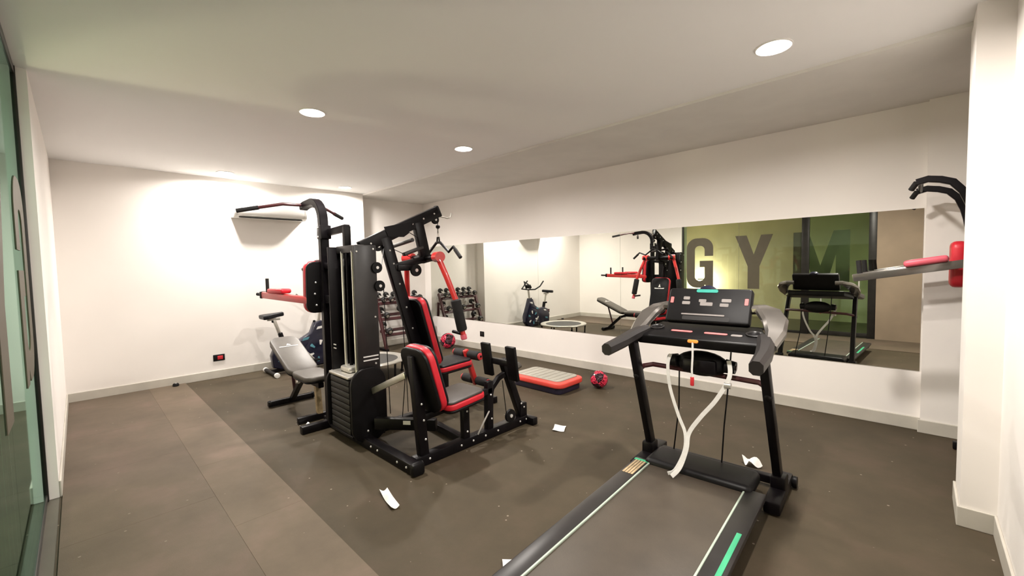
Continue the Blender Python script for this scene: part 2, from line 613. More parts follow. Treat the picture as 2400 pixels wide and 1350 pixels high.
# ================================================================== LIGHT FITTINGS
lamp_labels = {
    (0, 0): 'round recessed ceiling light near the back wall, left of the air conditioner',
    (0, 1): 'small round recessed ceiling light in the far corner beside the mirror bay',
    (1, 0): 'round recessed ceiling light on the left of the middle pair',
    (1, 1): 'round recessed ceiling light above the multi gym, by the soffit edge',
    (2, 1): 'largest round recessed ceiling light, above the treadmill at upper right',
    (2, 0): 'round recessed ceiling light overhead in front of the entrance',
}
for i, x in enumerate(LX):
    for j, y in enumerate(LY):
        t = thing('ceiling_light', (x, y, H), lamp_labels[(i, j)], 'ceiling light', group='recessed ceiling lights')
        MB().lathe([(CAN_R - 0.001, 0.002), (CAN_R + 0.022, 0.0), (CAN_R + 0.022, -0.005), (CAN_R + 0.016, -0.008), (CAN_R - 0.001, -0.003)], (0, 0, 0), seg=32, ring=True).build('trim_ring', 'white_plastic', t)
        n = 32
        vs = [((CAN_R - 0.001) * math.cos(2 * PI * k / n), (CAN_R - 0.001) * math.sin(2 * PI * k / n), zz) for zz in (-0.002, CAN_D + 0.006) for k in range(n)]
        MB().add(vs, [(k, (k + 1) % n, n + (k + 1) % n, n + k) for k in range(n)] + [tuple(n + k for k in range(n))]).build('can', 'white_plastic', t, smooth=False)
        MB().lathe([(0.001, CAN_D + 0.002), (CAN_R - 0.002, CAN_D + 0.002), (CAN_R - 0.002, CAN_D + 0.005), (0.001, CAN_D + 0.005)], (0, 0, 0), seg=28).build('diffuser', 'lamp_glow', t, smooth=False)
        ld = bpy.data.lights.new('downlight', 'AREA')
        ld.shape = 'DISK'
        ld.size = 2 * CAN_R - 0.012
        ld.energy = LAMP_W
        ld.color = LAMP_COL
        lo = bpy.data.objects.new('downlight', ld)
        COL.objects.link(lo)
        lo.parent = t
        lo.location = (0, 0, CAN_D)

# corridor wall lamp (lit)
t = thing('wall_lamp', (-4.25, -2.50, 0.85), 'glowing yellow wall lamp beyond the glass front, behind the letter G', 'wall lamp')
MB().box((0, 0.012, 0), (0.30, 0.024, 0.20), None, 0.006).build('back_plate', 'alu_dark', t)
MB().box((0, 0.05, 0), (0.26, 0.06, 0.16), None, 0.02).build('diffuser', 'bulkhead_glow', t)
ld = bpy.data.lights.new('corridor_bulb', 'POINT')
ld.energy = 92
ld.color = (1.0, 0.94, 0.66)
ld.shadow_soft_size = 0.08
lo = bpy.data.objects.new('corridor_bulb', ld)
COL.objects.link(lo)
lo.parent = t
lo.location = (0, 0.32, 0.0)

# ================================================================== MIRROR
t = thing('wall_mirror_glass', (-3.36, D, 0.49), 'long frameless mirror of five panels fixed to the right-hand wall', 'mirror')
mw = 1.352
src = MB().boxmm((-mw / 2 + 0.0012, -0.008, 0), (mw / 2 - 0.0012, -0.001, 1.315)).build('mirror_panel', 'mirror_silver', t, smooth=False)
src.location = (-2 * mw, 0, 0)
for k in range(-1, 3):
    link_copy(src, t, (k * mw, 0, 0))

# ================================================================== AIR CONDITIONER, SOCKETS
O = (-L, 1.94, 2.14)
t = thing('air_conditioner', O, 'white wall-mounted split air conditioner high on the back wall', 'air conditioner')
prof = [(0.0, 0.0), (0.13, -0.005), (0.185, 0.02), (0.212, 0.07), (0.214, 0.20), (0.19, 0.285), (0.15, 0.305), (0.0, 0.305)]
MB().prism(prof, frame((0, 0, 0), (1, 0, 0), (0, 0, 1)), 0.86, 0.0).build('body', 'white_plastic', t)
for s_ in (-1, 1):
    MB().prism([(p[0] * 1.015, p[1]) for p in prof], frame((0, s_ * 0.445, 0), (1, 0, 0), (0, 0, 1)), 0.03, 0.004).build('end_cover', 'white_plastic', t)
MB().box((0.175, 0, 0.028), (0.03, 0.80, 0.006), Matrix.Rotation(math.radians(25), 3, 'Y'), 0.002).build('louvre', 'white_plastic', t)
MB().box((0.156, 0, 0.002), (0.05, 0.80, 0.008), Matrix.Rotation(math.radians(20), 3, 'Y'), 0.001).build('air_outlet', 'grey_plastic', t)

t = thing('wall_socket', (-L, 1.26, 0.27), 'black wall socket with a red insert low on the back wall', 'socket')
MB().box((0.005, 0, 0), (0.010, 0.13, 0.085), None, 0.004).build('cover_plate', 'black_plastic', t)
MB().box((0.011, 0.012, 0), (0.006, 0.06, 0.05), None, 0.002).build('socket_insert', 'red_plastic', t)
t = thing('wall_socket', (-5.31, D, 0.27), 'small square black wall socket under the mirror', 'socket')
MB().box((0, -0.005, 0), (0.10, 0.010, 0.085), None, 0.004).build('cover_plate', 'black_plastic', t)
MB().box((0, -0.011, 0), (0.05, 0.004, 0.045), None, 0.001).build('socket_insert', 'grey_plastic', t)
t = thing('wall_hook', (-6.55, D, 2.50), 'tiny dark hook high on the wall above the multi gym boom', 'hook')
MB().box((0, -0.012, 0), (0.045, 0.024, 0.05), Matrix.Rotation(math.radians(45), 3, 'Y'), 0.004).build('plate', 'alu_dark', t)
MB().tube([(0.02, -0.02, 0.0), (0.06, -0.03, 0.03), (0.10, -0.03, 0.0), (0.065, -0.03, -0.035)], 0.006).build('hook', 'alu_dark', t)
t = thing('door_stop', (-6.60, 0.78, 0.008), 'small black rubber door stop on the pale mats by the back wall', 'door stop')
MB().lathe([(0.030, 0), (0.034, 0.006), (0.030, 0.028), (0.024, 0.034)], (0, 0, 0)).build('bumper', 'black_plastic', t)
MB().lathe([(0.010, 0.034), (0.010, 0.038), (0.004, 0.040)], (0, 0, 0), seg=12).build('screw', 'zinc_bolt', t)

# ================================================================== MULTI GYM
GO = Vector((-3.33, 1.54, 0))
gym = thing('multi_gym', GO, 'large black and red multi gym with weight stack, press arms and leg press seat', 'multi gym')


def gm():
    return MB(GO)


SX = -3.33            # press station spine
LXs = -2.53           # leg press spine
gm().beam((-3.90, 1.54, 0.04), (-2.44, 1.54, 0.04), 0.075, 0.075).build('base_beam', 'black_steel', gym)
gm().beam((-3.79, 1.27, 0.035), (-3.79, 1.84, 0.035), 0.07, 0.065).build('base_foot', 'black_steel', gym)
gm().box((-2.425, 1.54, 0.045), (0.055, 0.10, 0.09), None, 0.02).build('end_cap', 'black_plastic', gym)
gm().beam((LXs, 1.58, 0.04), (LXs, 2.74, 0.04), 0.075, 0.075).build('base_beam', 'black_steel', gym)
gm().beam((LXs - 0.10, 2.75, 0.035), (LXs + 0.12, 2.75, 0.035), 0.06, 0.065).build('base_foot', 'black_steel', gym)
gm().beam((SX, 1.58, 0.04), (SX, 2.92, 0.04), 0.075, 0.075).build('base_beam', 'black_steel', gym)
gm().beam((SX - 0.28, 2.93, 0.035), (SX + 0.22, 2.93, 0.035), 0.06, 0.065).build('base_foot', 'black_steel', gym)
gm().beam((SX, 2.12, 0.05), (LXs, 2.05, 0.05), 0.06, 0.06).build('cross_beam', 'black_steel', gym)

# --- weight tower
gm().box((-3.187, 1.605, 1.07), (0.022, 0.19, 1.06), None, 0.006).build('shroud_panel', 'grey_plastic', gym)
gm().box((-3.575, 1.585, 1.07), (0.022, 0.23, 1.06), None, 0.006).build('shroud_panel', 'black_steel', gym)
gm().box((-3.381, 1.695, 1.05), (0.37, 0.02, 1.02), None, 0.004).build('shroud_back', 'black_steel', gym)
gm().box((-3.381, 1.575, 1.575), (0.36, 0.075, 0.06), None, 0.006).build('tower_crossmember', 'grey_plastic', gym)
gm().prism(rrect(0.30, 0.60, 0.13, 6), frame((-3.150, 1.575, 0.325), (0, 1, 0), (0, 0, 1)), 0.03, 0.008).build('lower_shield', 'black_plastic', gym)
gm().prism(rrect(0.30, 0.54, 0.10, 6), frame((-3.600, 1.575, 0.30), (0, 1, 0), (0, 0, 1)), 0.024, 0.006).build('lower_shield', 'black_plastic', gym)
gm().box((-3.375, 1.70, 0.30), (0.44, 0.02, 0.5), None, 0.004).build('shield_back', 'black_plastic', gym)
gm().box((-3.375, 1.545, 0.085), (0.42, 0.22, 0.02), None, 0.004).build('stack_base', 'black_steel', gym)
plate_src = None
for k in range(9):
    z = 0.118 + k * 0.0485
    if plate_src is None:
        plate_src = gm().box((-3.38, 1.54, z), (0.34, 0.20, 0.045), None, 0.006).build('weight_plate', 'cast_iron', gym)
    else:
        link_copy(plate_src, gym, (0, 0, k * 0.0485))
gm().box((-3.38, 1.54, 0.553), (0.36, 0.22, 0.024), None, 0.008).build('top_plate', 'rim_silver', gym)
gm().box((-3.38, 1.54, 0.59), (0.17, 0.11, 0.05), None, 0.02).build('stack_head', 'rim_silver', gym)
for x in (-3.475, -3.285):
    gm().cyl((x, 1.55, 0.10), (x, 1.55, 1.56), 0.0135).build('guide_rod', 'chrome', gym)
gm().beam((-3.38, 1.55, 0.60), (-3.38, 1.55, 1.55), 0.03, 0.012).build('selector_tube', 'black_steel', gym)
for z in (0.705, 0.675):
    gm().box((-3.1748, 1.62, z), (0.002, 0.13, 0.010)).build('stripe', 'white_print', gym, smooth=False)
    gm().box((-3.50, 1.4685, z + 0.08), (0.05, 0.002, 0.008)).build('stripe', 'white_print', gym, smooth=False)

# --- boom and uprights of the press station
bt0, bt1 = Vector((SX, 1.64, 1.585)), Vector((SX, 2.43, 1.945))
gm().beam(bt0, bt1, 0.06, 0.105).build('boom', 'black_steel', gym)
gm().beam(bt1 + Vector((0, -0.01, -0.004)), bt1 + Vector((0, 0.015, 0.008)), 0.066, 0.112, bevel=0.012).build('boom_cap', 'black_plastic', gym)
gm().beam((SX, 2.33, 0.05), (SX, 1.86, 1.68), 0.062, 0.10, up=(0, 1, 0)).build('main_upright', 'black_steel', gym)
gm().beam((SX, 2.20, 1.83), (SX, 2.285, 1.46), 0.062, 0.095, up=(0, 1, 0)).build('arm_hanger', 'black_steel', gym)
gm().prism([(0.0, -0.05), (0.14, -0.11), (0.20, -0.10), (0.30, -0.02), (0.0, 0.04)], frame((SX + 0.034, 1.86, 1.73), (0, 0.91, 0.41), (0, -0.41, 0.91)), 0.008).build('gusset', 'black_steel', gym)
gm().box((SX, 2.06, 1.415), (0.09, 0.20, 0.055), None, 0.006).build('pulley_bracket', 'black_steel', gym)
gm().beam((SX, 1.94, 1.42), (SX, 2.30, 1.50), 0.07, 0.06).build('pivot_support', 'black_steel', gym)
gm().cyl((SX - 0.27, 2.27, 1.50), (SX + 0.27, 2.27, 1.50), 0.032).build('pivot_tube', 'black_steel', gym)
gm().beam((SX + 0.04, 2.02, 1.53), (SX + 0.04, 2.22, 1.60), 0.05, 0.03).build('adjuster_arm', 'grey_plastic', gym)
gm().cyl((SX + 0.10, 2.08, 1.66), (SX - 0.22, 2.08, 1.62), 0.018).build('stop_bar', 'grey_plastic', gym)
for s_ in (-1, 1):
    top = Vector((SX + s_ * 0.255, 2.235, 1.505))
    mid = Vector((SX + s_ * 0.385, 2.315, 1.13))
    low = Vector((SX + s_ * 0.43, 2.36, 0.80))
    a = gm()
    a.tube([top, top.lerp(mid, 0.5) + Vector((s_ * 0.005, 0.0, 0)), mid, low], [0.027, 0.026, 0.025, 0.022], 14)
    arm = a.build('press_arm', 'red_steel', gym)
    gm().cyl(top + Vector((-s_ * 0.07, 0.03, 0.0)), top + Vector((s_ * 0.035, 0, 0)), 0.047).build('pivot_collar', 'red_steel', arm)
    d = (low - mid).normalized()
    gm().lathe([(0.036, 0), (0.046, 0.012), (0.046, 0.27), (0.038, 0.285)], mid + d * 0.005, d, 18).build('foam_grip', 'black_foam', arm)
    gm().lathe([(0.026, 0), (0.028, 0.006), (0.028, 0.04), (0.022, 0.046)], low - d * 0.012, d, 14).build('end_cap', 'pink_vinyl', arm)
    gm().cyl(low + Vector((-s_ * 0.02, 0, 0.015)), low + Vector((-s_ * 0.125, -0.02, 0.03)), 0.014).build('grip_peg', 'black_plastic', arm)


def pad(parent, mtx, w, h, t, r=0.06, name='backrest', logo=False, front='black_vinyl', side='red_vinyl'):
    """upholstered pad: local XY is the cushion face, +Z the side you lean on"""
    o = gm().prism(rrect(w, h, r), mtx, t * 0.52, 0.012).build(name, side, parent)
    z0 = mtx @ Matrix.Translation((0, 0, t * 0.36))
    gm().prism(rrect(w * 0.95, h * 0.97, r * 0.9), z0, t * 0.26, t * 0.11).build('cushion', front, o)
    z1 = mtx @ Matrix.Translation((0, 0, -t * 0.38))
    gm().prism(rrect(w * 0.985, h * 0.99, r), z1, t * 0.26, 0.008).build('back_shell', 'black_plastic', o)
    if logo:
        z2 = mtx @ Matrix.Translation((0, h * 0.20, t * 0.492))
        b = gm()
        b.prism([(-0.022, 0.012), (0, 0.075), (0.022, 0.012), (0, 0.022)], z2, 0.002)
        b.prism([(-0.09, 0.005), (-0.085, -0.012), (0.085, -0.012), (0.09, 0.005), (0.0, -0.002)], z2, 0.002)
        b.build('emblem', 'white_print', o, smooth=False)
    return o


pad(gym, frame((SX, 2.215, 0.82), (-1, 0, 0), (0, -0.18, 0.64)), 0.33, 0.67, 0.105, 0.07, logo=True)
pad(gym, frame((SX, 2.50, 0.455), (1, 0, 0), (0, 1, 0.04)), 0.34, 0.40, 0.085, 0.06, name='seat')
gm().beam((SX, 2.46, 0.06), (SX, 2.46, 0.425), 0.05, 0.06, up=(0, 1, 0)).build('seat_post', 'black_steel', gym)
gm().beam((SX, 2.46, 0.40), (SX, 2.74, 0.43), 0.05, 0.05).build('seat_beam', 'black_steel', gym)
lev = gm().beam((SX, 2.73, 0.56), (SX, 2.86, 0.18), 0.045, 0.05, up=(0, 1, 0)).build('leg_lever', 'red_steel', gym)
for (yy, zz) in ((2.755, 0.515), (2.855, 0.225)):
    gm().cyl((SX - 0.21, yy, zz), (SX + 0.21, yy, zz), 0.012).build('roller_axle', 'black_steel', lev)
    for s_ in (-1, 1):
        gm().lathe([(0.036, 0), (0.045, 0.01), (0.045, 0.15), (0.036, 0.16)], (SX + s_ * 0.03, yy, zz), (s_, 0, 0), 16).build('foam_roller', 'black_foam', lev)
        gm().lathe([(0.034, 0), (0.036, 0.012), (0.026, 0.018)], (SX + s_ * 0.19, yy, zz), (s_, 0, 0), 16).build('roller_cap', 'red_plastic', lev)

# --- leg press station
gm().beam((LXs, 1.66, 0.06), (LXs, 1.605, 0.80), 0.055, 0.075, up=(0, 1, 0)).build('seat_upright', 'black_steel', gym)
pad(gym, frame((LXs, 1.695, 0.625), (-1, 0, 0), (0, -0.135, 0.47)), 0.33, 0.50, 0.10, 0.10)
pad(gym, frame((LXs, 1.965, 0.415), (1, 0, 0), (0, 1, 0.09)), 0.33, 0.36, 0.085, 0.06, name='seat', front='seat_vinyl')
gm().beam((LXs, 1.62, 0.34), (LXs, 2.33, 0.395), 0.05, 0.05).build('seat_beam', 'black_steel', gym)
gm().beam((LXs, 2.05, 0.06), (LXs, 2.05, 0.36), 0.05, 0.06, up=(0, 1, 0)).build('seat_post', 'black_steel', gym)
gm().beam((LXs, 2.30, 0.06), (LXs, 2.31, 0.47), 0.05, 0.065, up=(0, 1, 0)).build('front_post', 'black_steel', gym)
gm().beam((LXs, 2.70, 0.06), (LXs, 2.475, 0.62), 0.055, 0.065, up=(0, 1, 0)).build('footplate_post', 'black_steel', gym)
gm().box((LXs + 0.0, 2.695, 0.13), (0.07, 0.085, 0.13), None, 0.008).build('post_socket', 'black_steel', gym)
gm().sweep([(LXs, 2.31, 0.30), (LXs, 2.34, 0.40), (LXs, 2.42, 0.47), (LXs, 2.53, 0.505)], 0.035, 0.045).build('link_arm', 'black_steel', gym)
gm().cyl((LXs + 0.02, 2.53, 0.505), (LXs + 0.02, 2.66, 0.54), 0.03).build('link_cap', 'gloss_grey', gym)
for x in (LXs - 0.15, LXs + 0.15):
    gm().box((x, 2.44, 0.61), (0.105, 0.03, 0.29), Matrix.Rotation(math.radians(8), 3, 'X'), 0.006).build('foot_plate', 'black_plastic', gym)
gm().beam((LXs - 0.12, 2.46, 0.60), (LXs + 0.12, 2.46, 0.60), 0.04, 0.05).build('foot_bar', 'black_steel', gym)
gm().beam((-3.135, 1.60, 0.43), (-2.66, 1.615, 0.635), 0.018, 0.05).build('link_strut', 'rim_silver', gym)
gm().beam((LXs + 0.045, 2.14, 0.08), (LXs + 0.045, 2.27, 0.24), 0.012, 0.012).build('stop_rod', 'chrome', gym)
gm().beam((-3.10, 1.60, 0.18), (-2.70, 1.90, 0.18), 0.06, 0.09).build('pulley_housing', 'black_plastic', gym)
gm().box((-2.86, 1.735, 0.20), (0.06, 0.002, 0.03), Matrix.Rotation(math.radians(37), 3, 'Z'), 0.0).build('label_plate', 'white_print', gym, smooth=False)


def pulley(c, axis=(1, 0, 0), r=0.045):
    o = gm().lathe([(r * 0.98, -0.011), (r, -0.007), (r * 0.86, 0.0), (r, 0.007), (r * 0.98, 0.011)], c, axis, 20).build('pulley', 'black_plastic', gym)
    c = Vector(c)
    gm().cyl(c - Vector(axis) * 0.018, c + Vector(axis) * 0.018, r * 0.28, seg=10).build('hub_bolt', 'zinc_bolt', o)
    return o


pulley((-3.17, 1.695, 1.42))
pulley((-3.17, 1.715, 1.27))
pulley((SX + 0.06, 2.13, 1.39), r=0.055)
pulley((SX, 2.40, 1.865), r=0.04)
pulley((LXs + 0.055, 2.50, 0.14), r=0.055)
pulley((SX + 0.0, 1.80, 1.60), r=0.04)

cables = [
    [(SX, 2.43, 1.86), (SX, 2.43, 1.74)],
    [(SX + 0.03, 1.84, 1.60), (-3.17, 1.735, 1.42)],
    [(SX, 1.99, 1.40), (SX + 0.02, 2.02, 0.55), (SX, 2.04, 0.10)],
    [(-3.17, 1.75, 1.27), (-3.15, 1.76, 0.20)],
    [(SX + 0.035, 1.92, 1.58), (SX + 0.02, 2.18, 1.48)],
    [(SX + 0.035, 2.03, 1.76), (SX + 0.02, 2.20, 1.68)],
    [(-2.95, 1.75, 0.20), (-2.95, 1.80, 0.62)],
    [(-2.86, 1.80, 0.20), (-2.86, 1.85, 0.62)],
    [(LXs + 0.05, 2.46, 0.16), (LXs + 0.05, 2.42, 0.46)],
]
for c in cables:
    gm().tube(c, 0.0035, 6).build('cable', 'black_plastic', gym)
gm().lathe([(0.004, 0.02), (0.018, 0.012), (0.022, 0), (0.018, -0.012), (0.004, -0.02)], (SX, 2.43, 1.80)).build('cable_stop', 'black_plastic', gym)
lat = gm().tube([(SX - 0.385, 2.43, 1.50), (SX - 0.27, 2.43, 1.60), (SX - 0.16, 2.43, 1.555), (SX - 0.03, 2.43, 1.65), (SX + 0.03, 2.43, 1.65),
                 (SX + 0.16, 2.43, 1.555), (SX + 0.23, 2.43, 1.60), (SX + 0.33, 2.43, 1.50)], 0.0135, 10).build('lat_bar', 'black_steel', gym)
for s_, e in ((-1, (-0.385, -0.30)), (1, (0.33, 0.255))):
    gm().cyl((SX + e[0] * 1.005, 2.43, 1.497), (SX + e[1], 2.43, 1.573), 0.0175).build('rubber_grip', 'black_foam', lat)
gm().tube([(SX - 0.02, 2.43, 1.655), (SX - 0.012, 2.43, 1.70), (SX + 0.012, 2.43, 1.70), (SX + 0.02, 2.43, 1.655)], 0.008, 8).build('eyelet', 'black_steel', lat)
for k in range(5):
    c = (SX, 2.43, 1.715 + k * 0.014)
    ax = 'xz' if k % 2 else 'yz'
    gm().tube(arc(c, 0.010, 0, 330, 8, ax), 0.0028, 6, closed=True).build('chain_link', 'chrome', gym)
gm().tube([(SX, 2.45, 1.90), (SX + 0.01, 2.50, 1.895), (SX + 0.02, 2.53, 1.885), (SX + 0.03, 2.555, 1.895), (SX + 0.04, 2.565, 1.94)], 0.006, 8).build('hook', 'rim_silver', gym)

# --- knee raise tower
path = [(-3.79, 1.53, 0.05), (-3.79, 1.53, 1.78)] + [(-3.79 - 0.20 + 0.20 * math.cos(math.radians(a)), 1.53, 1.84 + 0.19 * math.sin(math.radians(a))) for a in range(0, 91, 15)] + [(-4.14, 1.525, 2.02), (-4.20, 1.52, 2.005)]
gm().sweep(path, 0.06, 0.075, up=(0, 1, 0)).build('tower_post', 'black_steel', gym)
bar = gm().tube([(-4.36, 1.03, 1.955), (-4.20, 1.34, 2.02), (-4.165, 1.52, 2.02), (-4.20, 1.70, 2.02), (-4.40, 1.97, 1.955)], 0.0145, 10).build('pull_up_bar', 'maroon_steel', gym)
gm().cyl((-4.37, 1.012, 1.951), (-4.29, 1.167, 1.984), 0.019).build('rubber_grip', 'black_foam', bar)
gm().cyl((-4.41, 1.984, 1.952), (-4.32, 1.862, 1.981), 0.019).build('rubber_grip', 'black_foam', bar)
gm().beam((-3.79, 1.56, 1.735), (-3.40, 1.57, 1.755), 0.05, 0.055).build('top_bracket', 'black_steel', gym)
gm().beam((-3.42, 1.57, 1.77), (-3.42, 1.57, 1.59), 0.05, 0.055, up=(0, 1, 0)).build('top_bracket', 'black_steel', gym)
gm().box((-3.775, 1.53, 1.74), (0.10, 0.09, 0.12), None, 0.008).build('bracket_plate', 'black_steel', gym)
gm().beam((-3.79, 1.53, 1.45), (-3.58, 1.56, 1.43), 0.05, 0.05).build('side_bracket', 'black_steel', gym)
gm().beam((-3.79, 1.53, 1.15), (-3.58, 1.56, 1.15), 0.05, 0.07).build('side_bracket', 'black_steel', gym)
pad(gym, frame((-3.885, 1.53, 1.26), (0, -1, 0), (0.06, 0, 1)), 0.30, 0.46, 0.11, 0.07)
gm().tube([(-3.80, 1.52, 1.48), (-3.86, 1.49, 1.485), (-4.02, 1.43, 1.415)], 0.02, 10).build('shoulder_bar', 'maroon_steel', gym)
for s_ in (-1, 1):
    r0 = Vector((-3.84, 1.53 + s_ * 0.12, 1.145))
    r1 = Vector((-4.66, 1.53 + s_ * 0.255, 1.175))
    arm = gm().beam(r0, r1, 0.055, 0.065, bevel=0.012).build('dip_arm', 'red_steel', gym)
    d = (r1 - r0).normalized()
    gm().beam(r1 - d * 0.002, r1 + d * 0.03, 0.06, 0.07, bevel=0.008).build('arm_cap', 'black_plastic', arm)
    gm().cyl(r1 + d * 0.02, r1 + d * 0.13, 0.016).build('end_grip', 'black_foam', arm)
    g0 = r1 - d * 0.08
    gm().cyl(g0 + Vector((0, 0, 0.02)), g0 + Vector((0, 0, 0.165)), 0.015).build('upright_grip', 'black_foam', arm)
    e = r1 - d * 0.30
    gm().box(e + Vector((0, 0, 0.055)), (0.28, 0.10, 0.045), Matrix.Rotation(math.atan2(d.y, d.x), 3, 'Z'), 0.018, 3).build('elbow_pad', 'red_vinyl', arm)

# --- bolts (zinc heads)
bolt_src = MB().lathe([(0.0085, 0.0), (0.0085, 0.004), (0.005, 0.007)], (0, 0, 0), (1, 0, 0), 8).build('bolt', 'zinc_bolt', gym)
first = True
bolts = []
for yy in (1.72, 1.90, 2.02, 2.13, 2.25, 2.37):
    z = 1.585 + (yy - 1.64) * 0.4557
    bolts.append(((SX + 0.030, yy, z), 0))
for tt in (0.12, 0.3, 0.5, 0.62, 0.75, 0.86, 0.93):
    bolts.append(((SX + 0.031, 2.33 - 0.47 * tt, 0.05 + 1.63 * tt), 0))
for yy in (1.62, 1.69, 1.98, 2.10, 2.23, 2.37, 2.64, 2.72):
    bolts.append(((LXs + 0.0375, yy, 0.045), 0))
for xx in (-3.0, -2.9, -2.62, -2.50):
    bolts.append(((xx, 1.5025, 0.045), -PI / 2))
for (yy, zz) in ((1.665, 0.19), (1.655, 0.33), (1.64, 0.45), (2.05, 0.13), (2.05, 0.29), (2.31, 0.16), (2.305, 0.36), (2.66, 0.20), (2.695, 0.16)):
    bolts.append(((LXs + 0.036 if yy > 2.6 else LXs + 0.028, yy, zz), 0))
for (yy, zz) in ((1.53, 1.55), (1.67, 1.57), (1.67, 1.02), (1.66, 0.64), (1.55, 0.12)):
    bolts.append(((-3.176 if zz > 0.6 else -3.135, yy, zz), 0))
for (xx, zz) in ((-3.79, 1.78), (-3.79, 1.70), (-3.79, 1.44), (-3.79, 1.15), (-3.79, 0.96), (-3.79, 0.90), (-4.15, 2.02), (-3.79, 0.12)):
    bolts.append(((xx, 1.50 if zz < 1.69 or zz > 1.9 else 1.485, zz), -PI / 2))
for (yy, zz) in ((1.45, 1.42), (1.46, 1.30), (1.45, 1.20), (1.46, 1.10), (1.60, 1.42)):
    bolts.append(((-3.83, yy, zz), 0))
for i, (pos, rz) in enumerate(bolts):
    if i == 0:
        bolt_src.location = Vector(pos) - GO
        bolt_src.rotation_euler = (0, 0, rz)
    else:
        link_copy(bolt_src, gym, Vector(pos) - GO, (0, 0, rz))

# ================================================================== TREADMILL
TM = thing('treadmill', (-0.965, 2.83, 0), 'black folding treadmill with console, hand grips and waist massage belt, facing the mirror', 'treadmill', rotz=math.radians(3.0))


def tm():
    return MB()


# deck
tm().box((0, -1.02, 0.075), (0.66, 1.50, 0.05), None, 0.01).build('deck_frame', 'black_steel', TM)
tm().box((0, -1.02, 0.1115), (0.54, 1.46, 0.023), None, 0.004).build('running_belt', 'belt_rubber', TM)
for s_ in (-1, 1):
    rail = tm().box((s_ * 0.325, -1.02, 0.112), (0.10, 1.48, 0.034), None, 0.008).build('foot_rail', 'grey_plastic', TM)
    tm().box((s_ * 0.2725, -1.02, 0.126), (0.010, 1.46, 0.012), None, 0.003).build('rail_trim', 'pale_trim', rail)
    if s_ < 0:
        for k in range(4):
            tm().box((-0.352 + k * 0.018, -0.43, 0.1300), (0.014, 0.20, 0.003), None, 0.001).build('grip_strip', 'sticker_tan', rail)
        tm().box((-0.325, -0.318, 0.1300), (0.095, 0.024, 0.003), None, 0.001).build('grip_strip', 'green_trim', rail)
    else:
        tm().box((0.345, -1.02, 0.1300), (0.022, 0.55, 0.003), None, 0.001).build('side_stripe', 'green_trim', rail)
    tm().box((s_ * 0.31, -1.74, 0.085), (0.09, 0.10, 0.075), None, 0.02).build('rear_cap', 'black_plastic', TM)
    tm().box((s_ * 0.395, -0.03, 0.045), (0.085, 0.46, 0.07), None, 0.012).build('base_foot', 'black_steel', TM)
    tm().lathe([(0.034, -0.012), (0.037, 0), (0.034, 0.012)], (s_ * 0.41 + s_ * 0.04, 0.17, 0.038), (1, 0, 0)).build('transport_wheel', 'black_plastic', TM)
    tm().box((s_ * 0.395, -0.02, 0.10), (0.08, 0.11, 0.10), None, 0.015).build('upright_socket', 'black_steel', TM)
    tm().beam((s_ * 0.39, 0.0, 0.08), (s_ * 0.365, -0.36, 0.93), 0.045, 0.065, up=(0, 1, 0)).build('upright', 'black_steel', TM)
    # hand grip
    tm().sweep([(s_ * 0.345, -0.20, 0.975), (s_ * 0.372, -0.33, 0.95), (s_ * 0.385, -0.46, 0.925), (s_ * 0.39, -0.655, 0.905)],
               [0.075, 0.082, 0.075, 0.062], [0.055, 0.07, 0.075, 0.07], chamfer=0.55).build('hand_grip', 'grey_plastic', TM)
    # swept side cover from the display down to the grip
    tm().sweep([(s_ * 0.225, 0.0, 1.115), (s_ * 0.285, 0.005, 1.118), (s_ * 0.335, -0.02, 1.10), (s_ * 0.375, -0.08, 1.06), (s_ * 0.392, -0.17, 1.00), (s_ * 0.388, -0.30, 0.945)],
               [0.13, 0.15, 0.15, 0.13, 0.10, 0.06], [0.05, 0.05, 0.05, 0.05, 0.055, 0.05], up=(0, 0, 1), chamfer=0.6).build('side_cover', 'gloss_grey', TM)
tm().box((0, -0.195, 0.115), (0.62, 0.27, 0.085), None, 0.036, 4).build('motor_hood', 'black_plastic', TM)
tm().beam((-0.38, 0.10, 0.05), (0.38, 0.10, 0.05), 0.05, 0.05).build('base_crossbar', 'black_steel', TM)
# console
con = tm().prism([(-0.36, -0.30), (0.36, -0.30), (0.365, -0.18), (0.30, -0.02), (-0.30, -0.02), (-0.365, -0.18)], Matrix.Translation((0, 0, 0.985)) @ Matrix.Rotation(math.radians(12), 4, 'X'), 0.065, 0.018).build('console_tray', 'black_plastic', TM)
fr = frame((0, -0.045, 1.125), (1, 0, 0), (0, 0.10, 0.20))
disp = tm().prism(rrect(0.50, 0.235, 0.02), fr, 0.05, 0.010).build('display_panel', 'black_plastic', TM)
zf = fr @ Matrix.Translation((0, 0, 0.0262))


def decal(pts, x, y, m, name, base=zf, par=None):
    tm().prism(pts, base @ Matrix.Translation((x, y, 0)), 0.002).build(name, m, par or disp, smooth=False)


